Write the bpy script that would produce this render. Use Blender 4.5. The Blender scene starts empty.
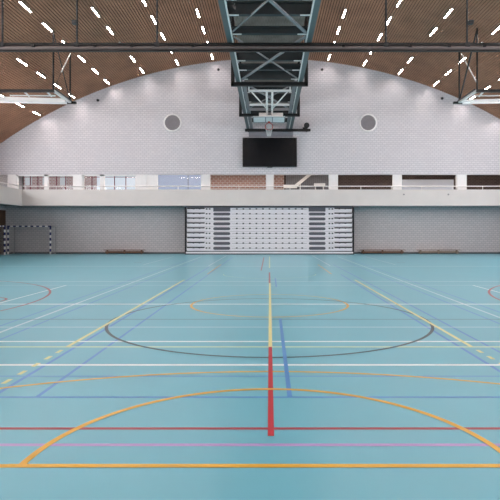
import bpy, bmesh, math, random
from mathutils import Vector, Matrix
random.seed(4)
SC = bpy.context.scene
COL = SC.collection

# ------------------------------------------------------------------ camera, world, exposure
CAM_H, FPX, VX, VY = 1.7, 512.0, 269.5, 231.0
cam_data = bpy.data.cameras.new('camera')
cam_data.sensor_width = 36.0
cam_data.lens = 36.0 * FPX / 500.0
cam_data.shift_x = -(VX - 250) / 500.0
cam_data.shift_y = -(250 - VY) / 500.0
cam_data.clip_end = 400
cam = bpy.data.objects.new('camera', cam_data)
cam.location = (0, 0, CAM_H)
cam.rotation_euler = (math.pi / 2, 0, 0)
COL.objects.link(cam)
SC.camera = cam

world = bpy.data.worlds.new('world')
SC.world = world
world.use_nodes = True
wb = world.node_tree.nodes['Background']
wb.inputs[0].default_value = (0.93, 0.95, 1.0, 1)
wb.inputs[1].default_value = 0.75
SC.view_settings.view_transform = 'Standard'
SC.view_settings.look = 'None'
SC.view_settings.gamma = 1.0
SC.view_settings.use_curve_mapping = False
SC.view_settings.exposure = 0.37
LAMP_STRENGTH = 62.0
GALLERY_FILL = 34.0
# added side fill lights, set in added window bands built below
for s_, nm in ((-1, 'side_fill_left'), (1, 'side_fill_right')):
    ld = bpy.data.lights.new(nm, 'AREA')
    ld.shape = 'RECTANGLE'
    ld.size, ld.size_y = 37.0, 2.2
    ld.energy = 2000.0
    ld.color = (0.97, 0.97, 1.0)
    lo = bpy.data.objects.new(nm, ld)
    lo.location = (s_ * 19.76, 15.0, 6.3)
    lo.rotation_euler = (math.pi / 2, 0, s_ * math.pi / 2)
    COL.objects.link(lo)


# ------------------------------------------------------------------ helpers
def at(px, py, d):
    """pixel + distance -> world point"""
    return Vector(((px - VX) * d / FPX, d, CAM_H + (VY - py) * d / FPX))


def fl(px, py):
    """pixel on the floor -> (x, y)"""
    d = FPX * CAM_H / (py - VY)
    return ((px - VX) * d / FPX, d)


def lin(c):
    r = []
    for v in c:
        v = v / 255.0
        r.append(v / 12.92 if v <= 0.04045 else ((v + 0.055) / 1.055) ** 2.4)
    return tuple(r) + (1.0,)


MATS = {}


def mat(name, rgb, rough=0.6, metal=0.0, var=0.06, scale=6.0, emit=None, spec=0.5, trans=0.0):
    m = bpy.data.materials.new(name)
    m.use_nodes = True
    nt = m.node_tree
    b = nt.nodes['Principled BSDF']
    b.inputs['Roughness'].default_value = rough
    b.inputs['Metallic'].default_value = metal
    b.inputs['Specular IOR Level'].default_value = spec
    if trans:
        b.inputs['Transmission Weight'].default_value = trans
    c = lin(rgb)
    if var:
        tc = nt.nodes.new('ShaderNodeTexCoord')
        nz = nt.nodes.new('ShaderNodeTexNoise')
        nz.inputs['Scale'].default_value = scale
        nz.inputs['Detail'].default_value = 4
        rp = nt.nodes.new('ShaderNodeValToRGB')
        rp.color_ramp.elements[0].position = 0.3
        rp.color_ramp.elements[1].position = 0.7
        rp.color_ramp.elements[0].color = tuple(v * (1 - var) for v in c[:3]) + (1,)
        rp.color_ramp.elements[1].color = tuple(min(1, v * (1 + var)) for v in c[:3]) + (1,)
        nt.links.new(tc.outputs['Object'], nz.inputs['Vector'])
        nt.links.new(nz.outputs['Fac'], rp.inputs['Fac'])
        nt.links.new(rp.outputs['Color'], b.inputs['Base Color'])
    else:
        b.inputs['Base Color'].default_value = c
    if emit:
        b.inputs['Emission Color'].default_value = lin(emit[0])
        b.inputs['Emission Strength'].default_value = emit[1]
    MATS[name] = m
    return m


def brick_mat(name, c1, c2, cm, bw=0.42, bh=0.14, mortar=0.012, rough=0.75, bump=0.15):
    m = bpy.data.materials.new(name)
    m.use_nodes = True
    nt = m.node_tree
    b = nt.nodes['Principled BSDF']
    b.inputs['Roughness'].default_value = rough
    b.inputs['Specular IOR Level'].default_value = 0.25
    tc = nt.nodes.new('ShaderNodeTexCoord')
    sp = nt.nodes.new('ShaderNodeSeparateXYZ')
    ad = nt.nodes.new('ShaderNodeMath')
    ad.operation = 'ADD'
    cb = nt.nodes.new('ShaderNodeCombineXYZ')
    br = nt.nodes.new('ShaderNodeTexBrick')
    br.inputs['Color1'].default_value = lin(c1)
    br.inputs['Color2'].default_value = lin(c2)
    br.inputs['Mortar'].default_value = lin(cm)
    br.inputs['Scale'].default_value = 1.0
    br.inputs['Mortar Size'].default_value = mortar
    br.inputs['Brick Width'].default_value = bw
    br.inputs['Row Height'].default_value = bh
    bp = nt.nodes.new('ShaderNodeBump')
    bp.invert = True
    bp.inputs['Strength'].default_value = bump
    bp.inputs['Distance'].default_value = 0.01
    L = nt.links.new
    L(tc.outputs['Object'], sp.inputs[0])
    L(sp.outputs['X'], ad.inputs[0])
    L(sp.outputs['Y'], ad.inputs[1])
    L(ad.outputs[0], cb.inputs['X'])
    L(sp.outputs['Z'], cb.inputs['Y'])
    L(cb.outputs[0], br.inputs['Vector'])
    L(br.outputs['Color'], b.inputs['Base Color'])
    L(br.outputs['Fac'], bp.inputs['Height'])
    L(bp.outputs[0], b.inputs['Normal'])
    MATS[name] = m
    return m


class MB:
    """collects shapes and links them as one mesh object"""

    def __init__(self):
        self.v, self.f, self.m = [], [], []

    def quad(self, pts, mi=0):
        n = len(self.v)
        self.v += [tuple(p) for p in pts]
        self.f.append(tuple(range(n, n + len(pts))))
        self.m.append(mi)

    def hexa(self, p, mi=0):
        n = len(self.v)
        self.v += [tuple(q) for q in p]
        for f in ((0, 3, 2, 1), (4, 5, 6, 7), (0, 1, 5, 4), (1, 2, 6, 5), (2, 3, 7, 6), (3, 0, 4, 7)):
            self.f.append(tuple(n + i for i in f))
            self.m.append(mi)

    def box(self, x0, x1, y0, y1, z0, z1, mi=0):
        x0, x1 = sorted((x0, x1)); y0, y1 = sorted((y0, y1)); z0, z1 = sorted((z0, z1))
        self.hexa([(x0, y0, z0), (x1, y0, z0), (x1, y1, z0), (x0, y1, z0),
                   (x0, y0, z1), (x1, y0, z1), (x1, y1, z1), (x0, y1, z1)], mi)
        return self

    def bar(self, p, q, w, h, mi=0, up=(0, 0, 1)):
        p, q = Vector(p), Vector(q)
        d = (q - p).normalized()
        u = Vector(up)
        if abs(d.dot(u)) > 0.98:
            u = Vector((1, 0, 0))
        s = d.cross(u).normalized() * (w / 2)
        t = s.cross(d).normalized() * (h / 2)
        self.hexa([p - s - t, p + s - t, q + s - t, q - s - t, p - s + t, p + s + t, q + s + t, q - s + t], mi)
        return self

    def cyl(self, p, q, r, n=12, mi=0, r2=None):
        p, q = Vector(p), Vector(q)
        r2 = r if r2 is None else r2
        d = (q - p).normalized()
        u = Vector((0, 0, 1)) if abs(d.z) < 0.9 else Vector((1, 0, 0))
        s = d.cross(u).normalized()
        t = s.cross(d).normalized()
        k = len(self.v)
        for c, rr in ((p, r), (q, r2)):
            for i in range(n):
                a = 2 * math.pi * i / n
                self.v.append(tuple(c + s * math.cos(a) * rr + t * math.sin(a) * rr))
        for i in range(n):
            j = (i + 1) % n
            self.f.append((k + i, k + j, k + n + j, k + n + i)); self.m.append(mi)
        self.f.append(tuple(k + i for i in reversed(range(n)))); self.m.append(mi)
        self.f.append(tuple(k + n + i for i in range(n))); self.m.append(mi)
        return self

    def torus(self, c, nrm, R, r, n=28, k=8, mi=0):
        c = Vector(c); nrm = Vector(nrm).normalized()
        u = Vector((0, 0, 1)) if abs(nrm.z) < 0.9 else Vector((1, 0, 0))
        s = nrm.cross(u).normalized(); t = s.cross(nrm).normalized()
        b = len(self.v)
        for i in range(n):
            a = 2 * math.pi * i / n
            e = s * math.cos(a) + t * math.sin(a)
            for j in range(k):
                g = 2 * math.pi * j / k
                self.v.append(tuple(c + e * (R + r * math.cos(g)) + nrm * r * math.sin(g)))
        for i in range(n):
            for j in range(k):
                i2, j2 = (i + 1) % n, (j + 1) % k
                self.f.append((b + i * k + j, b + i2 * k + j, b + i2 * k + j2, b + i * k + j2)); self.m.append(mi)
        return self

    def build(self, name, mats, parent=None, bevel=0.0, smooth=False):
        me = bpy.data.meshes.new(name)
        me.from_pydata(self.v, [], self.f)
        if not isinstance(mats, (list, tuple)):
            mats = [mats]
        for m in mats:
            me.materials.append(m)
        me.polygons.foreach_set('material_index', self.m)
        bm = bmesh.new(); bm.from_mesh(me)
        bmesh.ops.recalc_face_normals(bm, faces=bm.faces)
        bm.to_mesh(me); bm.free()
        if smooth:
            for p in me.polygons:
                p.use_smooth = len(p.vertices) == 4
        o = bpy.data.objects.new(name, me)
        COL.objects.link(o)
        if bevel:
            md = o.modifiers.new('bevel', 'BEVEL')
            md.width = bevel; md.segments = 2; md.limit_method = 'ANGLE'
        if parent is not None:
            o.parent = parent
            off = Vector(parent.location)
            p = parent.parent
            while p is not None:
                off += Vector(p.location); p = p.parent
            me.transform(Matrix.Translation(-off))
        return o


def tag(o, label, cat, group=None, kind=None):
    o['label'] = label
    o['category'] = cat
    if group:
        o['group'] = group
    if kind:
        o['kind'] = kind
    return o


def struct(o, label=None, cat=None):
    o['kind'] = 'structure'
    if label:
        o['label'] = label; o['category'] = cat
    return o


def empty(name, loc):
    o = bpy.data.objects.new(name, None)
    o.location = loc
    o.empty_display_size = 0.2
    COL.objects.link(o)
    return o


def copy_tree(o, parent=None):
    c = o.copy(); COL.objects.link(c)
    if parent is not None:
        c.parent = parent
    for ch in list(o.children):
        copy_tree(ch, c)
    return c


# ------------------------------------------------------------------ materials
WHITE_BRICK = brick_mat('white_painted_block', (222, 217, 220), (214, 209, 213), (196, 191, 196), bw=0.30, bh=0.15, mortar=0.020)
SHADED_BRICK = brick_mat('white_block_shaded', (206, 198, 198), (198, 191, 191), (180, 174, 176), bw=0.30, bh=0.15, mortar=0.022)  # white block again, darkened to put the gallery's shade into its colour
RED_BRICK = brick_mat('red_brick', (186, 142, 132), (170, 128, 120), (204, 190, 184), bw=0.36, bh=0.17, mortar=0.03)
DARK_BRICK = brick_mat('dark_brown_brick', (92, 76, 72), (78, 64, 62), (104, 92, 88), bw=0.30, bh=0.12, mortar=0.02)
PLASTER = mat('white_plaster', (222, 214, 210), 0.7, var=0.02, scale=1.5)
TRIMW = mat('white_trim', (242, 238, 237), 0.5, var=0.02)
SKIRT = mat('dark_skirting', (52, 56, 60), 0.5)
FLOORC = (113, 184, 202)
FLOOR_ROUGH = 0.3
def paint(name, rgb):
    return mat(name, rgb, FLOOR_ROUGH, var=0.02, scale=2.0, spec=0.45)
FLOOR = mat('teal_sports_floor', FLOORC, FLOOR_ROUGH, var=0.025, scale=0.7, spec=0.45)
P_ORANGE = paint('orange_line', (230, 178, 62))
P_RED = paint('red_line', (190, 52, 62))
P_DRED = paint('dark_red_line', (168, 62, 74))
P_PURPLE = paint('lilac_line', (186, 152, 208))
P_BLUE = paint('blue_line', (82, 144, 208))
P_WHITE = paint('white_line', (242, 246, 248))
P_PALE = paint('pale_line', (206, 222, 232))
P_YELLOW = paint('yellow_line', (232, 225, 156))
P_PALEY = paint('pale_yellow_line', (214, 230, 190))
P_BLACK = paint('black_line', (62, 74, 84))
P_SLATE = paint('slate_line', (84, 126, 146))
WOOD = mat('timber_slat', (170, 123, 97), 0.65, var=0.16, scale=0.9, spec=0.3)
FELT = mat('black_felt', (44, 36, 32), 0.95, var=0.03, spec=0.1)
LAMPW = mat('lamp_housing', (225, 222, 215), 0.4)
LAMPE = mat('lamp_diffuser', (255, 250, 240), 0.4, var=0, emit=((255, 243, 240), LAMP_STRENGTH))
GFILLE = mat('gallery_fill_diffuser', (255, 250, 240), 0.4, var=0, emit=((255, 242, 226), GALLERY_FILL))
BLACKM = mat('black_metal', (12, 12, 13), 0.45, var=0.05)
DGREY = mat('dark_grey_metal', (44, 43, 46), 0.45, 0.0)
MGREY = mat('mid_grey_fabric', (112, 100, 96), 0.7)
TEAL = mat('teal_steel', (92, 102, 103), 0.4, var=0.05)
STEEL = mat('light_steel', (242, 236, 232), 0.35)
GSTEEL = mat('grey_steel', (138, 136, 138), 0.4)
DTEAL = mat('dark_teal_steel', (52, 56, 58), 0.5)
DECK = mat('dark_corrugated_deck', (150, 134, 124), 0.55, var=0.3, scale=2.0)
WHITEM = mat('white_metal', (244, 240, 238), 0.35, var=0.02)
BOARD = mat('pale_backboard', (236, 234, 234), 0.3, var=0.02)
HOOP = mat('orange_red_hoop', (184, 62, 46), 0.4)
NETW = mat('white_net', (206, 206, 206), 0.8)
SCREEN = mat('black_screen', (14, 14, 17), 0.22, var=0.0, spec=0.4)
SEATW = mat('white_seating_panel', (240, 236, 240), 0.45, var=0.015)
SLOT = mat('grey_slot', (92, 92, 100), 0.5)
HOLE = mat('dark_hole', (58, 56, 62), 0.6, var=0)
BLACKP = mat('black_panel', (28, 28, 31), 0.6)
NAVY = mat('navy_paint', (40, 46, 98), 0.4)
BENCHW = mat('bench_wood', (120, 88, 70), 0.5, var=0.12, scale=3)
BENCHT = mat('bench_pale_wood', (142, 124, 110), 0.5, var=0.1, scale=3)
VENT = mat('grey_louvre', (146, 140, 144), 0.6)
REDF = mat('red_window_frame', (128, 44, 58), 0.5)
def glass(name, tint):
    m = bpy.data.materials.new(name); m.use_nodes = True
    nt = m.node_tree; nt.nodes.clear()
    t = nt.nodes.new('ShaderNodeBsdfTransparent'); t.inputs[0].default_value = lin(tint)
    g = nt.nodes.new('ShaderNodeBsdfGlossy'); g.inputs['Roughness'].default_value = 0.03
    f = nt.nodes.new('ShaderNodeFresnel'); f.inputs[0].default_value = 1.3
    x = nt.nodes.new('ShaderNodeMixShader'); o = nt.nodes.new('ShaderNodeOutputMaterial')
    nt.links.new(f.outputs[0], x.inputs[0]); nt.links.new(t.outputs[0], x.inputs[1]); nt.links.new(g.outputs[0], x.inputs[2])
    nt.links.new(x.outputs[0], o.inputs['Surface'])
    return m


GLASS = glass('clear_glass', (240, 243, 246))
BGLASS = glass('blue_tinted_glass', (214, 218, 228))
SHUTTER = mat('grey_shutter', (136, 134, 140), 0.5)
DWOOD = mat('dark_timber', (82, 58, 42), 0.55, var=0.15, scale=4)
GREYW = mat('pale_grey_panel', (204, 207, 218), 0.5, var=0.02)
CREAM = mat('pale_gallery_wall', (222, 218, 214), 0.7, var=0.02)
CONC = mat('concrete', (150, 150, 150), 0.8)

# ------------------------------------------------------------------ dimensions
YN = -6.0                 # near end wall
YP = 36.9                 # gallery parapet front
YU = 37.1                 # upper back wall
YL = 38.4                 # lower back wall
YG = 41.0                 # gallery back wall
XS = 19.8                 # side walls
XB = 17.84                # side balcony parapets
ZB, ZT = 3.52, 4.69       # parapet bottom and top
ZO = 5.79                 # top of the gallery openings
RC, ZA = 33.9, 14.2       # vault radius and crown height


def zc(x):
    return ZA - RC + math.sqrt(RC * RC - x * x)


# ------------------------------------------------------------------ floor with its court lines
fb = MB()
FM = [FLOOR, P_ORANGE, P_RED, P_DRED, P_PURPLE, P_BLUE, P_WHITE, P_PALE, P_YELLOW, P_PALEY, P_BLACK, P_SLATE]
(ORA, RED, DRED, PUR, BLU, WHI, PAL, YEL, PYE, BLK, SLA) = range(1, 12)
fb.quad([(-XS, YN, 0), (XS, YN, 0), (XS, YL + 2.6, 0), (-XS, YL + 2.6, 0)], 0)
lay = [0]


def zl():
    lay[0] += 1
    return 0.0006 + lay[0] * 0.00004


def seg(x0, y0, x1, y1, mi, w=0.05):
    p, q = Vector((x0, y0, 0)), Vector((x1, y1, 0))
    s = Vector((-(q - p).y, (q - p).x, 0)).normalized() * (w / 2)
    z = Vector((0, 0, zl()))
    fb.quad([p - s + z, q - s + z, q + s + z, p + s + z], mi)


def hline(py, mi, w=0.05, x0=-17.0, x1=17.0):
    y = FPX * CAM_H / (py - VY)
    seg(x0, y, x1, y, mi, w)


def vline(x, y0, y1, mi, w=0.05):
    seg(x, y0, x, y1, mi, w)


def arc(cx, cy, R, a0, a1, mi, w=0.05):
    n = max(12, int(abs(a1 - a0) / 3))
    z = zl()
    for i in range(n):
        t0 = math.radians(a0 + (a1 - a0) * i / n); t1 = math.radians(a0 + (a1 - a0) * (i + 1) / n)
        fb.quad([(cx + (R - w / 2) * math.cos(t0), cy + (R - w / 2) * math.sin(t0), z),
                 (cx + (R + w / 2) * math.cos(t0), cy + (R + w / 2) * math.sin(t0), z),
                 (cx + (R + w / 2) * math.cos(t1), cy + (R + w / 2) * math.sin(t1), z),
                 (cx + (R - w / 2) * math.cos(t1), cy + (R - w / 2) * math.sin(t1), z)], mi)


# lengthwise lines
for s in (-1, 1):
    vline(s * 6.36, 11.9, 16.0, WHI, 0.06); vline(s * 6.36, 25.8, 34.0, PAL, 0.06)
    vline(s * 4.52, 4.0, 34.0, PAL, 0.06)
    vline(s * 4.82, 4.0, 30.0, BLU, 0.04)
    vline(s * 4.22, 4.0, 30.0, BLU, 0.04)
    vline(s * 2.45, 20.2, 25.9, ORA, 0.05)
    vline(s * 2.965, 25.0, 35.5, PAL, 0.06)
vline(-2.84, 3.0, 24, BLU, 0.05)
vline(-2.38, 5.24, 33, BLU, 0.045)
vline(2.79, 3.0, 20, BLU, 0.05)
vline(3.23, 3.0, 26, BLU, 0.045)
hline(466.0, ORA, 0.055, -2.45, 2.45)
hline(445.0, PUR, 0.05)
hline(428.6, DRED, 0.05)
hline(397.2, BLU, 0.04)
hline(376.3, BLU, 0.03)
hline(365.0, WHI, 0.075)
hline(347.0, PYE, 0.065)
hline(341.6, WHI, 0.075)
hline(327.2, PAL, 0.05)
hline(319.4, SLA, 0.06)
hline(304.2, WHI, 0.11)
hline(285.3, PAL, 0.07)
hline(281.6, PAL, 0.11)
hline(266.3, PAL, 0.17)
# circles and arcs
arc(0, 3.70, 1.8, 0, 180, ORA, 0.055)
arc(0, -0.56, 6.75, 20, 160, ORA, 0.05)
arc(0, 11.9, 1.8, 0, 360, ORA, 0.055)
arc(0, 20.1, 1.8, 180, 360, PYE, 0.03)
arc(0, 9.88, 3.0, 0, 360, BLK, 0.055)
for s in (-1, 1):
    arc(s * 11.68, 11.9, 6.05, 0, 360, DRED, 0.06)
    arc(s * 7.12, 12.5, 0.62, 0, 360, DRED, 0.06)
    arc(s * 7.1, 27.6, 0.17, 0, 360, SLA, 0.06)
# yellow lines with dashes
for s in (-1, 1):
    vline(s * 2.965, 7.5, 17.8, YEL, 0.06)
    for k in range(7):
        y = 7.22 - 0.36 * k
        vline(s * 2.965, y - 0.085, y + 0.085, YEL, 0.055)
# centre line pieces
vline(0.012, 4.24, 7.5, RED, 0.052)
vline(0.012, 7.5, 16.7, YEL, 0.055)
vline(0.0, 16.7, 21.0, DRED, 0.055)
vline(0.0, 23.5, 34.0, PYE, 0.06)
vline(-0.36, 22.0, 33.0, DRED, 0.05)
vline(0.207, 5.24, 9.9, BLU, 0.05)
vline(0.207, 15.5, 18.5, BLU, 0.04)
hline(466.0, ORA, 0.055, -1.9, 1.9)
arc(0, 3.70, 1.8, 0, 180, ORA, 0.055)
floor = struct(fb.build('floor', FM), 'teal sports floor crossed by court lines of many colours', 'floor')

# ------------------------------------------------------------------ ceiling: vault of timber slats under black felt
cb_ = MB()
PITCH, SW = 0.145, 0.105
n = int(2 * math.asin((XS + 0.3) / RC) * RC / PITCH)
a0 = -n / 2 * PITCH / RC
NSEG = 60
am = math.asin((XS + 0.3) / RC)
for i in range(NSEG):
    t0 = -am + 2 * am * i / NSEG; t1 = -am + 2 * am * (i + 1) / NSEG
    pts = []
    for yy in (YN - 0.2, YG + 0.2):
        for t, r in ((t0, RC + 0.05), (t1, RC + 0.05), (t1, RC + 0.3), (t0, RC + 0.3)):
            pts.append((r * math.sin(t), yy, ZA - RC + r * math.cos(t)))
    cb_.hexa([pts[0], pts[1], pts[2], pts[3], pts[4], pts[5], pts[6], pts[7]], 1)
for i in range(n):
    tc_ = a0 + (i + 0.5) * PITCH / RC
    h = SW / 2 / RC
    pts = []
    for yy in (YN, YU + 0.15):
        for t, r in ((tc_ - h, RC), (tc_ + h, RC), (tc_ + h, RC + 0.055), (tc_ - h, RC + 0.055)):
            pts.append((r * math.sin(t), yy, ZA - RC + r * math.cos(t)))
    cb_.hexa(pts, 0)
ceiling = struct(cb_.build('ceiling', [WOOD, FELT]), 'curved brown timber slat ceiling over the whole hall', 'ceiling')

# ------------------------------------------------------------------ walls
ub = MB()                                   # upper back wall with its curved top
NS = 60
for i in range(NS):
    x0 = -XS + 2 * XS * i / NS; x1 = -XS + 2 * XS * (i + 1) / NS
    ub.hexa([(x0, YU, ZO), (x1, YU, ZO), (x1, YU + 0.3, ZO), (x0, YU + 0.3, ZO),
             (x0, YU, zc(x0) + 0.05), (x1, YU, zc(x1) + 0.05), (x1, YU + 0.3, zc(x1) + 0.05), (x0, YU + 0.3, zc(x0) + 0.05)])
struct(ub.build('wall_back', WHITE_BRICK), 'white painted block gable wall under the curved ceiling', 'wall')

XT = 6.33                                   # half width of the recess for the seating
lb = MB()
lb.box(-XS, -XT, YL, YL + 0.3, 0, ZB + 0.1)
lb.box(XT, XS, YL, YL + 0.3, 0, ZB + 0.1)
struct(lb.build('wall_back_below_gallery', SHADED_BRICK), 'white block wall below the gallery, shade in its colour, either side of the folded seating', 'wall')
rb = MB()
rb.box(-XT - 0.02, -XT + 0.04, YL - 0.03, YL + 2.6, 0, ZB)
rb.box(XT - 0.04, XT + 0.02, YL - 0.03, YL + 2.6, 0, ZB)
rb.box(-XT, XT, YL + 2.4, YL + 2.6, 0, ZB)
struct(rb.build('trim_1', BLACKP), 'black lining of the recess around the folded seating', 'trim')
for side, s in (('left', -1), ('right', 1)):
    w = MB()
    zw0, zw1, yw0, yw1 = 5.15, 7.45, -3.6, 33.6
    w.box(s * XS, s * (XS + 0.3), YN, YG, 0, zw0)
    w.box(s * XS, s * (XS + 0.3), YN, YG, zw1, zc(XS) + 0.1)
    w.box(s * XS, s * (XS + 0.3), YN, yw0, zw0, zw1); w.box(s * XS, s * (XS + 0.3), yw1, YG, zw0, zw1)
    wr = empty('window_%d' % (7 if s < 0 else 8), (s * XS, (yw0 + yw1) / 2, zw0))  # added window band, unseen, to hold the side fill light
    struct(wr, 'added window band for fill light high in the %s side wall' % side, 'window')
    fr = MB()
    for z in (zw0, zw1 - .08):
        fr.box(s * (XS + .08), s * (XS + .2), yw0, yw1, z, z + .08)
    for q in range(13):
        y = yw0 + (yw1 - yw0 - .08) * q / 12
        fr.box(s * (XS + .08), s * (XS + .2), y, y + .08, zw0, zw1)
    fr.build('window_frame', TRIMW, wr)
    g = MB(); g.box(s * (XS + .13), s * (XS + .145), yw0, yw1, zw0, zw1); g.build('window_pane', GLASS, wr)
    struct(w.build('wall_' + side, WHITE_BRICK), 'white block side wall on the %s of the hall' % side, 'wall')
    b = MB()
    b.box(s * (XT + 0.03), s * XS, YL - 0.02, YL, 0, 0.10)
    struct(b.build('baseboard_' + side, SKIRT), 'dark skirting along the back wall, %s of the folded seating' % side, 'baseboard')
nw = MB()
for i in range(NS):
    x0 = -XS + 2 * XS * i / NS; x1 = -XS + 2 * XS * (i + 1) / NS
    nw.hexa([(x0, YN - 0.3, 0), (x1, YN - 0.3, 0), (x1, YN, 0), (x0, YN, 0),
             (x0, YN - 0.3, zc(x0) + .05), (x1, YN - 0.3, zc(x1) + .05), (x1, YN, zc(x1) + .05), (x0, YN, zc(x0) + .05)])
struct(nw.build('wall_front', WHITE_BRICK), 'white block wall behind the viewer', 'wall')

# gallery: parapets, slab, soffit, piers
pb = MB()
pb.box(-XB - 0.16, XS, YP, YP + 0.16, ZB, ZT)
for s in (-1,):
    pb.box(s * XB, s * (XB + 0.16), YN, YP, ZB, ZT)
struct(pb.build('wall_gallery_parapet', PLASTER), 'smooth white gallery parapet along the back and left of the hall', 'parapet')
sb = MB()
sb.box(-XS, XS, YP + 0.16, YG, ZB + 0.04, ZB + 0.36)
for s in (-1,):
    sb.box(s * (XB + 0.16), s * XS, YN, YP + 0.16, ZB + 0.04, ZB + 0.36)
struct(sb.build('floor_gallery', CONC), 'gallery floor slab behind the white parapet', 'floor')
gc = MB()
gc.box(-XS, XS, YU + 0.3, YG + 0.3, 6.35, 6.5)
struct(gc.build('ceiling_gallery', CREAM), 'flat pale ceiling of the gallery corridor', 'ceiling')
PIERS = [(7.5, 16.3), (73.3, 82.3), (136, 146.5), (201, 210), (266, 273.7), (329, 338), (393.2, 402), (457, 466.8)]
for i, (a, b) in enumerate(PIERS):
    m = MB()
    m.box((a - VX) * YU / FPX, (b - VX) * YU / FPX, YU + 0.01, YU + 0.28, ZB + 0.36, ZO)
    struct(m.build('wall_gallery_pier', TRIMW))

# gallery back wall with window openings
def gx(px):
    return (px - VX) * YG / FPX
gw = MB()
GM = [CREAM, RED_BRICK, DARK_BRICK]
Z0, Z1, Z2, Z3 = ZB + 0.36, 4.5, 6.25, 6.5
wins = [(-10, 9), (17, 45), (47, 74.5), (82, 101.5), (103, 137), (157.5, 204)]
gw.box(-XS, gx(209), YG, YG + 0.2, Z0, Z1, 0)
gw.box(-XS, gx(209), YG, YG + 0.2, Z2, Z3, 0)
edges = [-XS] + [v for a, b in wins for v in (max(-XS, gx(a)), gx(b))] + [gx(209)]
for i in range(0, len(edges), 2):
    if edges[i + 1] > edges[i] + 0.01:
        gw.box(edges[i], edges[i + 1], YG, YG + 0.2, Z1, Z2, 0)
gw.box(gx(209), gx(284), YG, YG + 0.2, Z0, Z3, 1)
gw.box(gx(284), gx(333), YG, YG + 0.2, Z0, Z3, 2)
gw.box(gx(333), XS, YG, YG + 0.2, Z0, Z3, 2)
struct(gw.build('wall_gallery_back', GM), 'gallery corridor wall of pale plaster, red brick and dark brick', 'wall')

for i, (a, b) in enumerate(wins):
    x0, x1 = max(-XS + 0.02, gx(a)), gx(b)
    root = empty('window_%d' % (i + 1), ((x0 + x1) / 2, YG, Z1))
    struct(root, 'gallery window %s' % ['with red frame at the far left end', 'with red mullions, second from the left', 'with red frame and dark panes, third from the left',
                                      'narrow and pale with a dark red mullion', 'wide and pale with two dark red mullions', 'large and bluish beside the red brick'][i], 'window')
    fr = MB()
    fm = REDF if i < 5 else DGREY
    t = 0.05 if i < 5 else 0.035
    fr.box(x0, x1, YG + 0.03, YG + 0.11, Z2 - t, Z2); fr.box(x0, x1, YG + 0.03, YG + 0.11, Z1, Z1 + t)
    nmul = [2, 2, 2, 1, 2, 1][i]
    xs = [x0 + t / 2, x1 - t / 2] + [x0 + (x1 - x0) * (k + 1) / (nmul + 1) for k in range(nmul)]
    if i == 5:
        xs[2] = gx(188)
    for x in xs:
        fr.box(x - t / 2, x + t / 2, YG + 0.03, YG + 0.11, Z1, Z2)
    if i < 5:
        fr.box(x0, x1, YG + 0.04, YG + 0.10, Z2 - 0.25, Z2 - 0.21)
    fr.build('window_frame', fm, root)
    g = MB(); g.box(x0, x1, YG + 0.065, YG + 0.075, Z1, Z2)
    g.build('window_pane', BGLASS if i == 5 else GLASS, root)

# white lining of the left gallery openings (thin posts and head in the plane of the piers)
tb = MB()
for a, b in ((16.3, 17.6), (43.8, 48.0), (72.6, 73.4), (82.2, 83.4), (99.8, 104.2), (135.0, 136.2), (146.3, 157.5)):
    tb.box((a - VX) * YU / FPX, (b - VX) * YU / FPX, YU + 0.06, YU + 0.2, ZB + 0.36, ZO)
tb.box((16.3 - VX) * YU / FPX, (136.2 - VX) * YU / FPX, YU + 0.06, YU + 0.2, ZO - 0.10, ZO)
struct(tb.build('trim_2', TRIMW), 'white posts and head lining the left gallery openings', 'trim')

# houses outside the gallery windows
hb = MB()
hb.box(-29.5, -20.9, 56, 62, -2, 16, 0)
hb.box(-29.6, -20.8, 55.9, 62.1, 16, 16.3, 1)
for zz in (5.6, 8.6):
    for k in range(4):
        x = -28.6 + k * 1.9
        hb.box(x, x + 0.7, 55.96, 56.02, zz + 1.1, zz + 2.2, 1)
tag(hb.build('brick_house', [RED_BRICK, CREAM]), 'red brick building outside, seen through the left gallery windows', 'building')

# side timber cladding in the back left corner
dr = MB()
for k in range(7):
    y = 36.4 + k * 0.28
    dr.box(-XS, -XS + 0.05, y, y + 0.22, 0.0, 3.2)
dr.box(-XS, -XS + 0.02, 36.3, 38.38, 0.0, 3.25)
struct(dr.build('door_1', DWOOD), 'dark brown slatted timber door at the far left corner', 'door')

# grey slatted door, stair rail and panels in the gallery
sd = empty('door_2', (gx(306), YG - 0.03, Z0)); struct(sd, 'grey slatted shutter door in the gallery right of the red brick', 'door')
m = MB()
k = gx(286)
while k < gx(331):
    m.box(k, k + 0.135, YG - 0.06, YG - 0.005, Z0, 6.3); k += 0.16
m.build('slats', SHUTTER, sd)
st = empty('stair_balustrade', at(296, 188, 40.0)); tag(st, 'white sloping stair balustrade in front of the grey shutter on the gallery', 'balustrade')
m = MB(); m.bar(at(283.5, 186.5, 40), at(297, 186.5, 40), 0.08, 0.28); m.build('flat_panel', TRIMW, st)
m = MB(); m.bar(at(295.5, 186, 40), at(311, 173.5, 40), 0.08, 0.24, up=(0, 0, 1)); m.build('sloping_panel', TRIMW, st)
m = MB(); m.box(st.location.x - .5, st.location.x - .44, 39.98, 40.02, Z0, at(0, 186.5, 40).z); m.box(st.location.x + .3, st.location.x + .36, 39.98, 40.02, Z0, at(0, 183, 40).z); m.build('post', TRIMW, st)
m = MB(); m.box(at(314, 0, 40.6).x, at(325, 0, 40.6).x, 40.4, 40.7, at(0, 184.8, 40.6).z - .09, at(0, 183.5, 40.6).z)
for px in (315, 323):
    m.box(at(px, 0, 40.6).x, at(px + .6, 0, 40.6).x, 40.45, 40.65, Z0, at(0, 184, 40.6).z - .05)
tag(m.build('low_table', TRIMW), 'small white table before the grey shutter on the gallery', 'table')
pn = empty('folding_screen', at(428, 189, 40.6) * 1.0); pn.location.z = Z0
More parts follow.
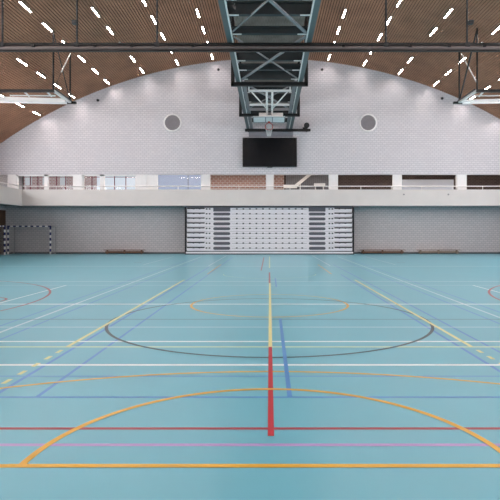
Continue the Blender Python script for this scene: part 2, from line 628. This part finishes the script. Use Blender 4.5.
tag(pn, 'long pale grey board standing behind the parapet before dark brick', 'board')
m = MB(); m.box(at(402, 0, 40.6).x, at(453.5, 0, 40.6).x, 40.55, 40.63, Z0 + 0.12, at(0, 179.6, 40.6).z); m.build('board_panel', GREYW, pn, bevel=0.01)
for px in (408, 428, 448):
    m = MB(); m.box(at(px, 0, 40.6).x - .03, at(px, 0, 40.6).x + .03, 40.4, 40.8, Z0, Z0 + 0.12); m.build('foot', DGREY, pn)

# ------------------------------------------------------------------ ceiling strip lamps
lamp = empty('ceiling_strip_lamp', (0, 0, 0))
m = MB()
for q in (-1, 1):
    m.box(q * 0.040, q * 0.048, -0.58, 0.58, -0.05, 0.0)
    m.box(-0.048, 0.048, q * 0.572, q * 0.58, -0.055, 0.0)
m.box(-0.048, 0.048, -0.58, 0.58, -0.004, 0.0)
m.build('housing', LAMPW, lamp)
m = MB(); m.box(-0.038, 0.038, -0.57, 0.57, -0.012, -0.005); m.build('diffuser', LAMPE, lamp)
ORD = ['first', 'second', 'third', 'fourth', 'fifth', 'sixth', 'seventh', 'eighth', 'ninth', 'tenth', 'eleventh',
       'twelfth', 'thirteenth', 'fourteenth', 'fifteenth', 'sixteenth', 'seventeenth', 'eighteenth']
first = True
for s in (-1, 1):
    for r in range(6):
        xr = -(4.03 + 2.47 * r) if s < 0 else 4.2 + 2.51 * r
        for k in range(17):
            y = 35.95 - 2.4 * k
            o = lamp if first else copy_tree(lamp)
            first = False
            a = math.asin(xr / RC)
            o.location = (xr - 0.0 * math.sin(a), y, zc(xr) + 0.002)
            o.rotation_euler = (0, a, 0)
            tag(o, 'lit strip lamp, %s from back wall in %s ceiling row %s of gantry' % (ORD[k], ORD[r], 'left' if s < 0 else 'right'),
                'ceiling lamp', 'strip lamps in the timber ceiling')

# added fill lamps, out of view, to brighten the gallery corridor
gl = empty('gallery_fill_lamp', (0, 0, 0))
m = MB(); m.box(-1.0, 1.0, -0.10, 0.10, -0.04, 0.0); m.build('housing', LAMPW, gl)
m = MB(); m.box(-0.97, 0.97, -0.08, 0.08, -0.055, -0.038); m.build('diffuser', GFILLE, gl)
for i in range(8):
    o = gl if i == 0 else copy_tree(gl)
    o.location = (-16.2 + 4.63 * i, 37.75, 6.35)
    tag(o, 'added fill lamp on the gallery corridor ceiling behind %s opening from the left' % ORD[i], 'ceiling lamp', 'added gallery fill lamps')

# ------------------------------------------------------------------ gallery handrail
YR = YP + 0.08
ZR = CAM_H + (VY - 186.2) * YR / FPX
hr = empty('gallery_handrail', (0, YR, ZT))
tag(hr, 'thin white handrail on short posts along the gallery parapet', 'handrail')
m = MB(); m.cyl((-XB - .08, YR, ZR), (XS - .02, YR, ZR), 0.032, 10)
for s in (-1,):
    m.cyl((s * (XB + .08), YN, ZR), (s * (XB + .08), YR, ZR), 0.032, 10)
m.build('rail', TRIMW, hr, smooth=True)
for i in range(17):
    x = -17.6 + 2.2 * i
    m = MB(); m.cyl((x, YR, ZT), (x, YR, ZR - .02), 0.02, 8); m.build('post', TRIMW, hr)

# hatches and small marks on the parapet
for i, (a, b) in enumerate(((214.5, 238), (301.5, 324.5))):
    m = MB(); p, q = at(a, 201.5, YP), at(b, 189.8, YP)
    m.box(p.x, q.x, YP - 0.02, YP - 0.001, p.z, q.z)
    tag(m.build('access_hatch', PLASTER, bevel=0.004), 'flat white hatch in the parapet above the %s part of folded seating' % ('left' if i == 0 else 'right'), 'hatch', 'hatches in the parapet')
for i, px in enumerate((403.8, 448.3)):
    p = at(px, 194.5, YP)
    m = MB(); m.cyl((p.x, YP - 0.03, p.z), (p.x, YP, p.z), 0.06, 12)
    tag(m.build('wall_sensor', VENT), 'small grey disc on the right parapet, %s of two' % ('left' if i == 0 else 'right'), 'sensor', 'discs on the parapet')

# ------------------------------------------------------------------ telescopic seating
YT = YU - 0.03
sc_ = YT / FPX
tr = empty('telescopic_seating', (0, YT, 0))
tag(tr, 'white folded telescopic grandstand with dark slots under the gallery', 'grandstand')
XL = 6.06
m = MB(); m.box(-XL + .05, XL - .05, YT + 0.34, YT + 1.4, 0.02, 3.36); m.build('core', BLACKP, tr)
for s in (-1, 1):
    m = MB(); m.box(s * XL, s * (XL + 0.05), YT - 0.03, YT + 1.4, 0, 3.42); m.build('side_panel', BLACKP, tr)
m = MB(); m.box(-XL, XL, YT - 0.02, YT + 0.3, 0.07, 0.19); m.build('base_panel', SEATW, tr, bevel=0.01)
m = MB(); m.box(-XL, XL, YT - 0.0, YT + 0.3, 0.0, 0.07); m.build('plinth', BLACKP, tr)
RP = 4.9 * sc_
zs = [CAM_H + (VY - py) * sc_ for py in (248.3, 243.4, 238.5, 233.6, 228.7, 223.8, 218.9, 214.0, 209.2)]
def px_x(px):
    return (px - VX) * sc_
for i, z in enumerate(zs):
    yb = YT + 0.012 * i
    m = MB()
    h0, h1 = z - RP * 0.47, z + RP * 0.36
    m.box(px_x(205.5), px_x(333.5), yb, yb + 0.3, h0, h1)              # middle fascia
    for a, b in ((186.6, 205.5), (333.5, 352.4)):                    # end fascias, stepped
        m.box(px_x(a), px_x(b), yb - 0.01, yb + 0.3, h0 + 0.02, h1 - 0.06)
    m.box(px_x(186.6), px_x(352.4), yb + 0.06, yb + 0.3, h0 - 0.03, h1 + 0.02)
    # small dark openings
    step = 6.55
    px = VX - step * 5
    sq = [VX + step * k for k in range(-5, 6)] + [206.5, 209.5, 329.5, 332.5, 193.5, 199.5, 339.5, 345.5]
    for q in sq:
        x = px_x(q)
        up = 0.05 if 205 < q < 334 else 0.10
        m.box(x - 0.062, x + 0.062, yb - 0.022, yb - 0.001, z - 0.045 + up * .4, z + 0.045 + up * .4, 1)
    m.box(px_x(232), px_x(307), yb - 0.004, yb - 0.001, z - 0.008, z + 0.008, 1)
    fo = m.build('fascia', [SEATW, HOLE], tr, bevel=0.006)
    for a, b in ((187, 204.5), (334.5, 352)):
        m = MB(); m.box(px_x(a), px_x(b), yb - 0.02, yb + 0.02, h1 - 0.11, h1 - 0.02); m.build('step_slot', BLACKP, fo)
    if i == 8:
        for a, b in ((213.2, 230.2), (308.8, 325.6)):
            m = MB(); m.box(px_x(a), px_x(b), yb - 0.016, yb + 0.01, h0, h1 + 0.03); m.build('end_plate', SLOT, fo)
        continue
    for a, b in ((213.2, 230.2), (308.8, 325.6)):
        x0, x1 = px_x(a), px_x(b); r = 0.105
        mm = MB()
        pts = []
        for cx, st_ in ((x1 - r, -90), (x0 + r, 90)):
            for t in range(9):
                g = math.radians(st_ + t * 22.5)
                pts.append((cx + r * math.cos(g), z + r * math.sin(g)))
        N = len(pts); k0 = len(mm.v)
        mm.v += [(x, yb - 0.02, zz) for x, zz in pts] + [(x, yb + 0.05, zz) for x, zz in pts]
        mm.f.append(tuple(range(N))); mm.m.append(0)
        mm.f.append(tuple(range(2 * N - 1, N - 1, -1))); mm.m.append(0)
        for t in range(N):
            mm.f.append((t, (t + 1) % N, N + (t + 1) % N, N + t)); mm.m.append(0)
        mm.build('foot_slot', SLOT, fo)
m = MB(); m.box(-XL, XL, YT - 0.02, YT + 0.6, 3.385, 3.47); m.build('top_plate', SLOT, tr)

# ------------------------------------------------------------------ large display and the beam above it
p0, p1 = at(242.5, 166.8, 36.85), at(297, 137.5, 36.85)
tv = empty('display_screen', ((p0.x + p1.x) / 2, 36.85, p0.z))
tag(tv, 'large black switched-off display on the gable wall', 'display')
m = MB(); m.box(p0.x, p1.x, 36.85, 36.98, p0.z, p1.z); m.build('casing', BLACKM, tv, bevel=0.015)
m = MB(); m.box(p0.x + .05, p1.x - .05, 36.842, 36.852, p0.z + .06, p1.z - .05); m.build('screen', SCREEN, tv)
m = MB(); m.box(-0.17, 0.21, 36.86, 36.95, p0.z - 0.05, p0.z); m.build('sensor_bar', DGREY, tv)
m = MB(); m.box(-1.2, 1.2, 36.98, 37.095, p0.z + .5, p1.z - .5); m.build('wall_bracket', DGREY, tv)

b0, b1 = at(245, 130.2, 36.7), at(310.5, 130.2, 36.7)
bm_ = empty('support_beam', (b0.x, 36.7, b0.z))
tag(bm_, 'thin black beam across the gable wall above the large display', 'beam')
m = MB(); m.box(b0.x, b1.x, 36.62, 36.78, b0.z - .09, b0.z + .09); m.build('beam', BLACKM, bm_, bevel=0.01)
for x in (b0.x + .2, b1.x - .3):
    m = MB(); m.box(x, x + .1, 36.78, 37.1, b0.z - .06, b0.z + .06); m.build('wall_bracket', BLACKM, bm_)
c = at(306.8, 125.8, 36.7)
sp_ = empty('loudspeaker', (c.x, 36.7, b0.z + .09))
tag(sp_, 'small black round speaker on the right end of the beam over the display', 'speaker')
m = MB(); m.cyl((c.x - .02, 36.5, c.z), (c.x - .02, 36.9, c.z), 0.2, 20, r2=0.17); m.build('body', BLACKM, sp_, bevel=0.02)
m = MB(); m.cyl((c.x - .02, 36.485, c.z), (c.x - .02, 36.5, c.z), 0.13, 20); m.build('grille', DGREY, sp_)
m = MB(); m.box(c.x - .30, c.x + .05, 36.66, 36.74, b0.z + .09, c.z - .12); m.build('mount', BLACKM, sp_)
gp = MB(); q0, q1 = at(248.8, 136.8, 37.0), at(293, 131.5, 37.0)
gp.box(q0.x, q1.x, 37.05, YU - .003, q0.z, q1.z)
tag(gp.build('fixing_plate', SHUTTER, bevel=0.01), 'flat grey steel plate between the black beam and the display', 'plate')

# ------------------------------------------------------------------ round vents and wall sensors
for i, px in enumerate((172.6, 368.0)):
    p = at(px, 122.8, YU)
    v = empty('round_vent', (p.x, YU, p.z))
    tag(v, 'round grey louvred vent with white rim, %s of the display' % ('left' if i == 0 else 'right'), 'vent', 'round vents in the gable wall')
    m = MB(); m.torus((p.x, YU - .01, p.z), (0, 1, 0), 0.60, 0.065, 36); m.build('rim', TRIMW, v, smooth=True)
    m = MB(); m.cyl((p.x, YU - .02, p.z), (p.x, YU + .05, p.z), 0.56, 36, mi=0)
    for k in range(-7, 8):
        x = p.x + k * 0.075; hh = math.sqrt(max(0.0, .55 ** 2 - (k * .075) ** 2))
        m.box(x - .022, x + .022, YU - .05, YU - .02, p.z - hh, p.z + hh)
    m.build('louvre', VENT, v)
for px, py, w in ((97.8, 100.3, 'far left'), (218.4, 69.6, 'left beside the gantry'), (322.2, 69.6, 'right beside the gantry'), (442.2, 98.4, 'far right')):
    p = at(px, py, YU)
    m = MB(); m.cyl((p.x, YU - .09, p.z), (p.x, YU, p.z), 0.075, 14, r2=.1)
    tag(m.build('smoke_detector', DGREY), 'small dark detector high on the gable wall, %s' % w, 'detector', 'detectors on the gable wall')

# ------------------------------------------------------------------ ceiling gantry along the hall axis
ZG = CAM_H + 7.36
ga = empty('ceiling_gantry', (0, 20, ZG))
tag(ga, 'long dark steel gantry with cross bracing under the ceiling ridge', 'gantry')
for s in (-1, 1):
    m = MB()
    m.box(s * 1.44, s * 1.65, 3.0, 37.08, ZG, ZG + 0.05)
    m.box(s * 1.53, s * 1.56, 3.0, 37.08, ZG + 0.05, ZG + 0.34)
    m.box(s * 1.44, s * 1.65, 3.0, 37.08, ZG + 0.34, ZG + 0.39)
    m.build('edge_beam', TEAL, ga)
    m = MB(); m.box(s * 1.40, s * 1.445, 3.0, 37.05, ZG - 0.03, ZG + 0.06); m.build('rail', STEEL, ga)
    m = MB(); m.box(s * 1.18, s * 1.36, 25.5, 37.0, ZG - 0.02, ZG + 0.10); m.build('inner_beam', GSTEEL, ga)
m = MB()
m.box(-1.5, 1.5, 3.0, 37.08, ZG + 1.62, ZG + 1.66)
for k in range(24):
    x = -1.44 + k * 0.12
    m.box(x, x + 0.06, 3.0, 37.08, ZG + 1.56, ZG + 1.62)
m.build('deck', DECK, ga)
y = 4.6
TY = []
while y < 36.5:
    TY.append(y); y += 1.95
for i, y in enumerate([7.5, 10.4, 13.4, 16.4] + [17.6, 19.3, 22.3, 23.6, 25.0, 27.4, 29.4, 31.4, 33.2, 35.0]):
    m = MB(); hh = 0.42 if i % 2 == 0 else 0.24
    z0 = ZG + 0.10
    m.box(-1.52, 1.52, y - .08, y + .08, z0 + hh - .06, z0 + hh); m.box(-1.52, 1.52, y - .025, y + .025, z0, z0 + hh - .06)
    m.box(-1.52, 1.52, y - .08, y + .08, z0 - .05, z0)
    tr_ = m.build('transom', DTEAL, ga)
    for s in (-1, 1):
        m = MB(); m.box(s * 1.05, s * 1.39, y - .09, y - .02, z0 - .075, z0 - .051); m.build('gusset', STEEL, tr_)
XN = [1.8, 7.6, 13.4, 19.25, 25.15, 31.5, 37.0]
for i in range(1, 5):
    y0, y1 = XN[i], XN[i + 1]
    for s in (-1, 1):
        th = 0.12 if (s == 1) == (i % 2 == 1) else 0.05
        m = MB(); m.bar((s * 1.38, y0 + .15, ZG + .02), (-s * 1.38, y1 - .15, ZG + .02 + (0.0 if th > .1 else .06)), th, 0.05)
        m.build('cross_brace', GSTEEL, ga)
for y, hb_ in ((25.3, .09), (32.0, .08)):
    m = MB()
    m.box(-1.9, 1.9, y - .1, y + .1, ZG - 0.20, ZG - 0.20 + 2 * hb_)
    for s in (-1, 1):
        m.box(s * 1.72, s * 1.9, y - .1, y + .1, ZG - 0.2, zc(1.8) + .03)
    m.build('hanger_frame', BLACKM, ga, bevel=0.01)
for y in (6.0, 12.4, 18.9):
    m = MB()
    for s in (-1, 1):
        m.box(s * 1.40, s * 1.50, y - .06, y + .06, ZG + 0.39, zc(1.5) + .03)
    m.build('hanger', DTEAL, ga)

# centre backstop hanging under the gantry
bs = empty('basketball_backstop', (0, 26, ZG))
tag(bs, 'folded pale steel basketball backstop hanging under the gantry before the display', 'basketball backstop')
ya, yb = 25.75, 29.4
za = CAM_H + (VY - 90.8) * ya / FPX
zb = CAM_H + (VY - 117.5) * 29.4 / FPX
m = MB(); m.box(-1.07, 1.1, ya - .05, ya + .05, za - .05, za + .05)
for s in (-1, 1):
    m.box(s * 1.0, s * 1.08, ya - .05, ya + .05, za + .05, ZG + .06)
m.build('top_bar', STEEL, bs)
for s in (-1, 1):
    m = MB(); m.cyl((s * 0.14, ya, za), (s * 0.14, yb, zb), 0.055, 10); m.build('mast', STEEL, bs, smooth=True)
    m = MB(); m.cyl((s * 0.95, ya, za), (s * 0.17, ya + 2.3, za + (zb - za) * .62), 0.035, 8); m.build('brace', STEEL, bs, smooth=True)
for k, t in enumerate((.16, .34, .52, .7, .86)):
    m = MB(); yy = ya + (yb - ya) * t; zz = za + (zb - za) * t
    m.box(-.14, .14, yy - .04, yy + .04, zz - .04, zz + .04); m.build('rung', GSTEEL, bs)
m = MB(); q = at(249.5, 104.8, 28.5); m.box(q.x, -q.x, 28.47, 28.53, q.z - .06, q.z + .06)
m.build('cross_bar', STEEL, bs)
m = MB(); q = at(249.5, 109.3, 29.3); m.box(q.x, -q.x, 29.25, 29.35, q.z - .07, q.z + .07)
m.build('cross_bar', GSTEEL, bs)
# tilted board with a frame, hoop and net
cb0 = at(269, 119.4, 28.9)
ux, up_ = Vector((1, 0, 0)), Vector((0, -0.996, 0.09)).normalized()
nn = Vector((0, -up_.z, up_.y))
m = MB()
m.hexa([cb0 + ux * a * .9 + up_ * b * .52 + nn * c_ for c_ in (-.02, .02) for a, b in ((-1, -1), (1, -1), (1, 1), (-1, 1))])
bd = m.build('backboard', BOARD, bs)
m = MB()
for a, b, a2, b2 in ((-1, -1, 1, -1), (1, -1, 1, 1), (1, 1, -1, 1), (-1, 1, -1, -1), (-.22, -1, -.22, 1), (.22, -1, .22, 1)):
    m.bar(cb0 + ux * a * .88 + up_ * b * .5 + nn * .025, cb0 + ux * a2 * .88 + up_ * b2 * .5 + nn * .025, 0.05, 0.02, up=nn)
m.build('frame', GSTEEL, bd)
hc = cb0 - up_ * .38 + nn * .30
m = MB(); q0 = at(259, 117.2, 29.0); q1 = at(283, 112.8, 29.0)
m.box(q0.x, q1.x, 28.95, 29.1, q0.z, q1.z); m.build('mounting_box', STEEL, bs, bevel=.02)
m = MB(); m.torus(hc, up_, 0.21, 0.02, 28, 8); m.bar(cb0 - up_ * .38 + nn * .02, hc - nn * .22, .14, .12); hp = m.build('hoop', HOOP, bs, smooth=False)
m = MB()
for k in range(12):
    g = 2 * math.pi * k / 12; g2 = g + math.pi / 6
    w_ = up_
    p = hc + ux * math.cos(g) * .22 + nn * math.sin(g) * .22
    e = Vector((hc.x + .10 * math.cos(g2), hc.y + .10 * math.sin(g2), hc.z - .55))
    e2 = Vector((hc.x + .10 * math.cos(g - math.pi / 6), hc.y + .10 * math.sin(g - math.pi / 6), hc.z - .55))
    m.cyl(p, e, .008, 5); m.cyl(p, e2, .008, 5)
m.build('net', NETW, hp)

# ------------------------------------------------------------------ divider curtain track across the hall
YC = 20.0
cz = lambda py: CAM_H + (VY - py) * YC / FPX
XC = 16.2
dt = empty('divider_curtain_track', (0, YC, cz(47.5)))
tag(dt, 'long dark rolled divider curtain with tubes hung across the hall', 'curtain track')
m = MB(); m.box(-XC, XC, YC - .06, YC + .06, cz(45.6), cz(43.2)); m.build('top_rail', BLACKM, dt)
m = MB(); m.cyl((-XC, YC + .05, cz(47.3)), (XC, YC + .05, cz(47.3)), 0.078, 14); m.build('curtain_roll', MGREY, dt, smooth=True)
m = MB(); m.box(-XC, XC, YC - .05, YC + .05, cz(51.7), cz(49.9)); m.build('bottom_rail', BLACKM, dt)
for px in (2.5, 77, 157, 386, 467):
    x = (px - VX) * YC / FPX
    m = MB(); m.cyl((x, YC, cz(45)), (x, YC, zc(x) + .02), 0.04, 8); rd = m.build('hanger_rod', DGREY, dt)
    m = MB(); m.box(x - .09, x + .09, YC - .09, YC + .09, cz(47), cz(43)); m.build('clamp', DGREY, rd)
for px in (34, 95, 132, 193, 343, 410, 449, 484):
    x = (px - VX) * YC / FPX
    m = MB(); m.box(x - .05, x + .05, YC - .11, YC + .08, cz(47.6), cz(45.2)); m.build('roll_clamp', BLACKM, dt)
for px, sgn in ((75.0, -1), (470.5, 1)):
    x = (px - VX) * YC / FPX
    m = MB(); m.box(x - .10, x + .10, YC - .1, YC + .1, cz(24.5), cz(20.5)); m.build('motor_box', DGREY, dt, bevel=.02)

# ------------------------------------------------------------------ folded side backstops
def side_backstop(s, xh, xf, label):
    """hinge rail along the depth at x = xh, arms folded outwards"""
    yn, yf = 27.0, 30.0
    zn = CAM_H + (VY - 90.5) * yn / FPX
    zf = CAM_H + (VY - 102.5) * yf / FPX
    r = empty('side_backstop', (s * xh, yn, zn)); tag(r, label, 'basketball backstop', 'backstops folded up at the sides')
    A, B = Vector((s * xh, yn, zn)), Vector((s * xf, yf, zf))
    m = MB(); m.cyl(A, (A.x, A.y, zc(A.x) + .02), 0.05, 8); m.build('hanger_post', BLACKM, r)
    m = MB(); m.cyl(B, (B.x, B.y, zc(B.x) + .02), 0.05, 8); m.build('hanger_post', BLACKM, r)
    T = Vector((A.x, A.y + .05, zc(A.x) - .05))
    m = MB(); m.cyl(B + Vector((0, .05, 0)), (A.x, A.y + .06, zc(A.x) - .1), 0.045 if s > 0 else .028, 8); m.build('diagonal_brace', BLACKM, r)
    e0 = at(461.2 if s > 0 else 70.3, 53.5, 29.3); e1 = at(476.5 if s > 0 else 61.3, 82 if s > 0 else 72, 27.8)
    m = MB(); m.cyl(e0, e1, 0.035, 8); m.build('winch_strut', WHITEM, r)
    m = MB(); m.cyl(e1, A, .012, 6); m.build('cable', DGREY, r)
    m = MB(); m.cyl(e0, (e0.x, e0.y, zc(e0.x) + .02), .012, 6); m.build('cable', DGREY, r)
    m = MB(); m.bar(A, B, 0.16, 0.10); m.build('hinge_rail', STEEL, r)
    m = MB(); m.bar(A + Vector((s * -.1, .05, .07)), B + Vector((s * -.1, -.05, .07)), 0.06, 0.06); m.build('hinge_tube', BLACKM, r)
    m = MB(); m.bar(B + Vector((-s * .35, 0, -.02)), B + Vector((s * .25, 0, -.02)), 0.16, 0.12); m.build('end_bracket', BLACKM, r)
    o = lambda dx: s * dx
    m = MB(); m.box(A.x - o(.05), A.x + o(4.8), yn - .07, yn + .07, zn - .09, zn + .05); m.build('near_arm', BLACKM, r)
    zlow = CAM_H + (VY - 102.8) * 29.6 / FPX
    m = MB(); m.bar((B.x + o(.05), 29.6, zlow), (B.x + o(4.0), 29.6, zlow + .08), 0.14, 0.14); m.build('far_arm', WHITEM, r)
    m = MB()
    m.bar((B.x + o(.1), 29.45, zlow + .08), (A.x + o(4.6), 28.2, CAM_H + (VY - 98.5) * 28.2 / FPX), 0.24 if s < 0 else .12, 0.22 if s < 0 else .10); m.build('diagonal_arm', WHITEM, r)
    m = MB(); m.bar((B.x + o(.4), 28.9, zlow + .22), (A.x + o(2.6), 27.6, CAM_H + (VY - 95.5) * 27.6 / FPX), 0.06, 0.06); m.build('diagonal_arm', WHITEM, r)
    for dx, y0 in ((.35, 27.2), (1.55, 27.2)):
        xx = A.x + o(dx); zz = CAM_H + (VY - 96.5) * 27.6 / FPX
        m = MB(); m.bar((xx, 27.05, zn - .05), (xx, 27.6, zz), 0.07, 0.07); m.build('stub', WHITEM, r)
    m = MB(); zz = CAM_H + (VY - 99) * 28.6 / FPX
    m.box(A.x + o(4.35), A.x + o(5.4), 27.6, 29.4, zz - .03, zz + .03); bd2 = m.build('backboard', BOARD, r)
    m = MB(); m.torus((A.x + o(4.7), 28.5, zz - .35), (1, 0, 0), .23, .02, 24, 6); m.build('hoop', HOOP, bd2)
    return r


side_backstop(-1, 11.40, 11.68, 'white basketball frame folded up below ceiling at far left')
side_backstop(1, 10.95, 11.12, 'white basketball frame folded up below ceiling at far right')

# ------------------------------------------------------------------ handball goals
def striped(m, p, q, w, nst, start=0):
    p, q = Vector(p), Vector(q)
    for i in range(nst):
        a, b = p.lerp(q, i / nst), p.lerp(q, (i + 1) / nst)
        m.bar(a, b, w, w, (i + start) % 2)


def wire_grid(m, p00, p10, p11, p01, nu, nv, r=0.006):
    p00, p10, p11, p01 = map(Vector, (p00, p10, p11, p01))
    for i in range(nu + 1):
        t = i / nu
        m.bar(p00.lerp(p10, t), p01.lerp(p11, t), r, r)
    for j in range(nv + 1):
        t = j / nv
        m.bar(p00.lerp(p01, t), p10.lerp(p11, t), r, r)


def goal(loc, rot, label, net=True):
    g = empty('handball_goal', (0, 0, 0))
    for s in (-1, 1):
        m = MB(); striped(m, (s * 1.54, 0, 0), (s * 1.54, 0, 2.0), .09, 10, 1); m.build('post', [NAVY, WHITEM], g)
    m = MB(); striped(m, (-1.585, 0, 2.045), (1.585, 0, 2.045), .09, 15); m.build('crossbar', [NAVY, WHITEM], g)
    for s in (-1, 1):
        m = MB(); m.cyl((s * 1.54, .04, .03), (s * 1.54, .95, .03), .022, 8); m.cyl((s * 1.54, .95, .03), (s * 1.54, .95, 2.0), .018, 8)
        m.cyl((s * 1.54, .04, 2.03), (s * 1.54, .95, 2.0), .018, 8); m.build('net_stay', GSTEEL, g)
    m = MB()
    wire_grid(m, (-1.54, .95, .03), (1.54, .95, .03), (1.54, .95, 2.0), (-1.54, .95, 2.0), 31, 20)
    for s in (-1, 1):
        wire_grid(m, (s * 1.54, .05, .03), (s * 1.54, .95, .03), (s * 1.54, .95, 2.0), (s * 1.54, .05, 2.0), 9, 20)
    wire_grid(m, (-1.54, .05, 2.0), (1.54, .05, 2.0), (1.54, .95, 2.0), (-1.54, .95, 2.0), 31, 9)
    m.build('goal_net', NETW, g)
    g.location = loc; g.rotation_euler = (0, 0, rot)
    tag(g, label, 'goal', 'handball goals')
    return g


yg = 37.3
goal(((8.9 + 49.6 - 2 * VX) / 2 * yg / FPX, yg, 0), 0, 'navy and white handball goal facing the viewer against the back wall')
goal((-18.72, 36.2 - 1.54, 0), math.pi / 2, 'navy and white handball goal standing sideways along the left wall')

# ------------------------------------------------------------------ gym benches along the back wall
def bench(pa, pb, wood, label):
    yb_ = YL - 0.32
    x0, x1 = (pa - VX) * yb_ / FPX, (pb - VX) * yb_ / FPX
    b = empty('gym_bench', ((x0 + x1) / 2, yb_, 0)); tag(b, label, 'bench', 'low gym benches')
    m = MB(); m.box(x0, x1, yb_ - .13, yb_ + .13, .27, .31); m.build('seat', wood, b, bevel=.008)
    m = MB(); m.box(x0 + .1, x1 - .1, yb_ - .05, yb_ + .05, .07, .2); m.build('lower_beam', wood, b, bevel=.006)
    for x in (x0 + .25, (x0 + x1) / 2, x1 - .25):
        m = MB(); m.box(x - .035, x + .035, yb_ - .13, yb_ + .13, 0, .27); m.build('leg', wood, b)
    return b


bench(104, 145, BENCHW, 'low brown wooden gym bench against the wall right of the goal')
bench(360, 405, BENCHW, 'low brown wooden gym bench directly right of the folded seating')
bench(417, 460, BENCHT, 'low pale wooden gym bench, furthest right along the back wall')
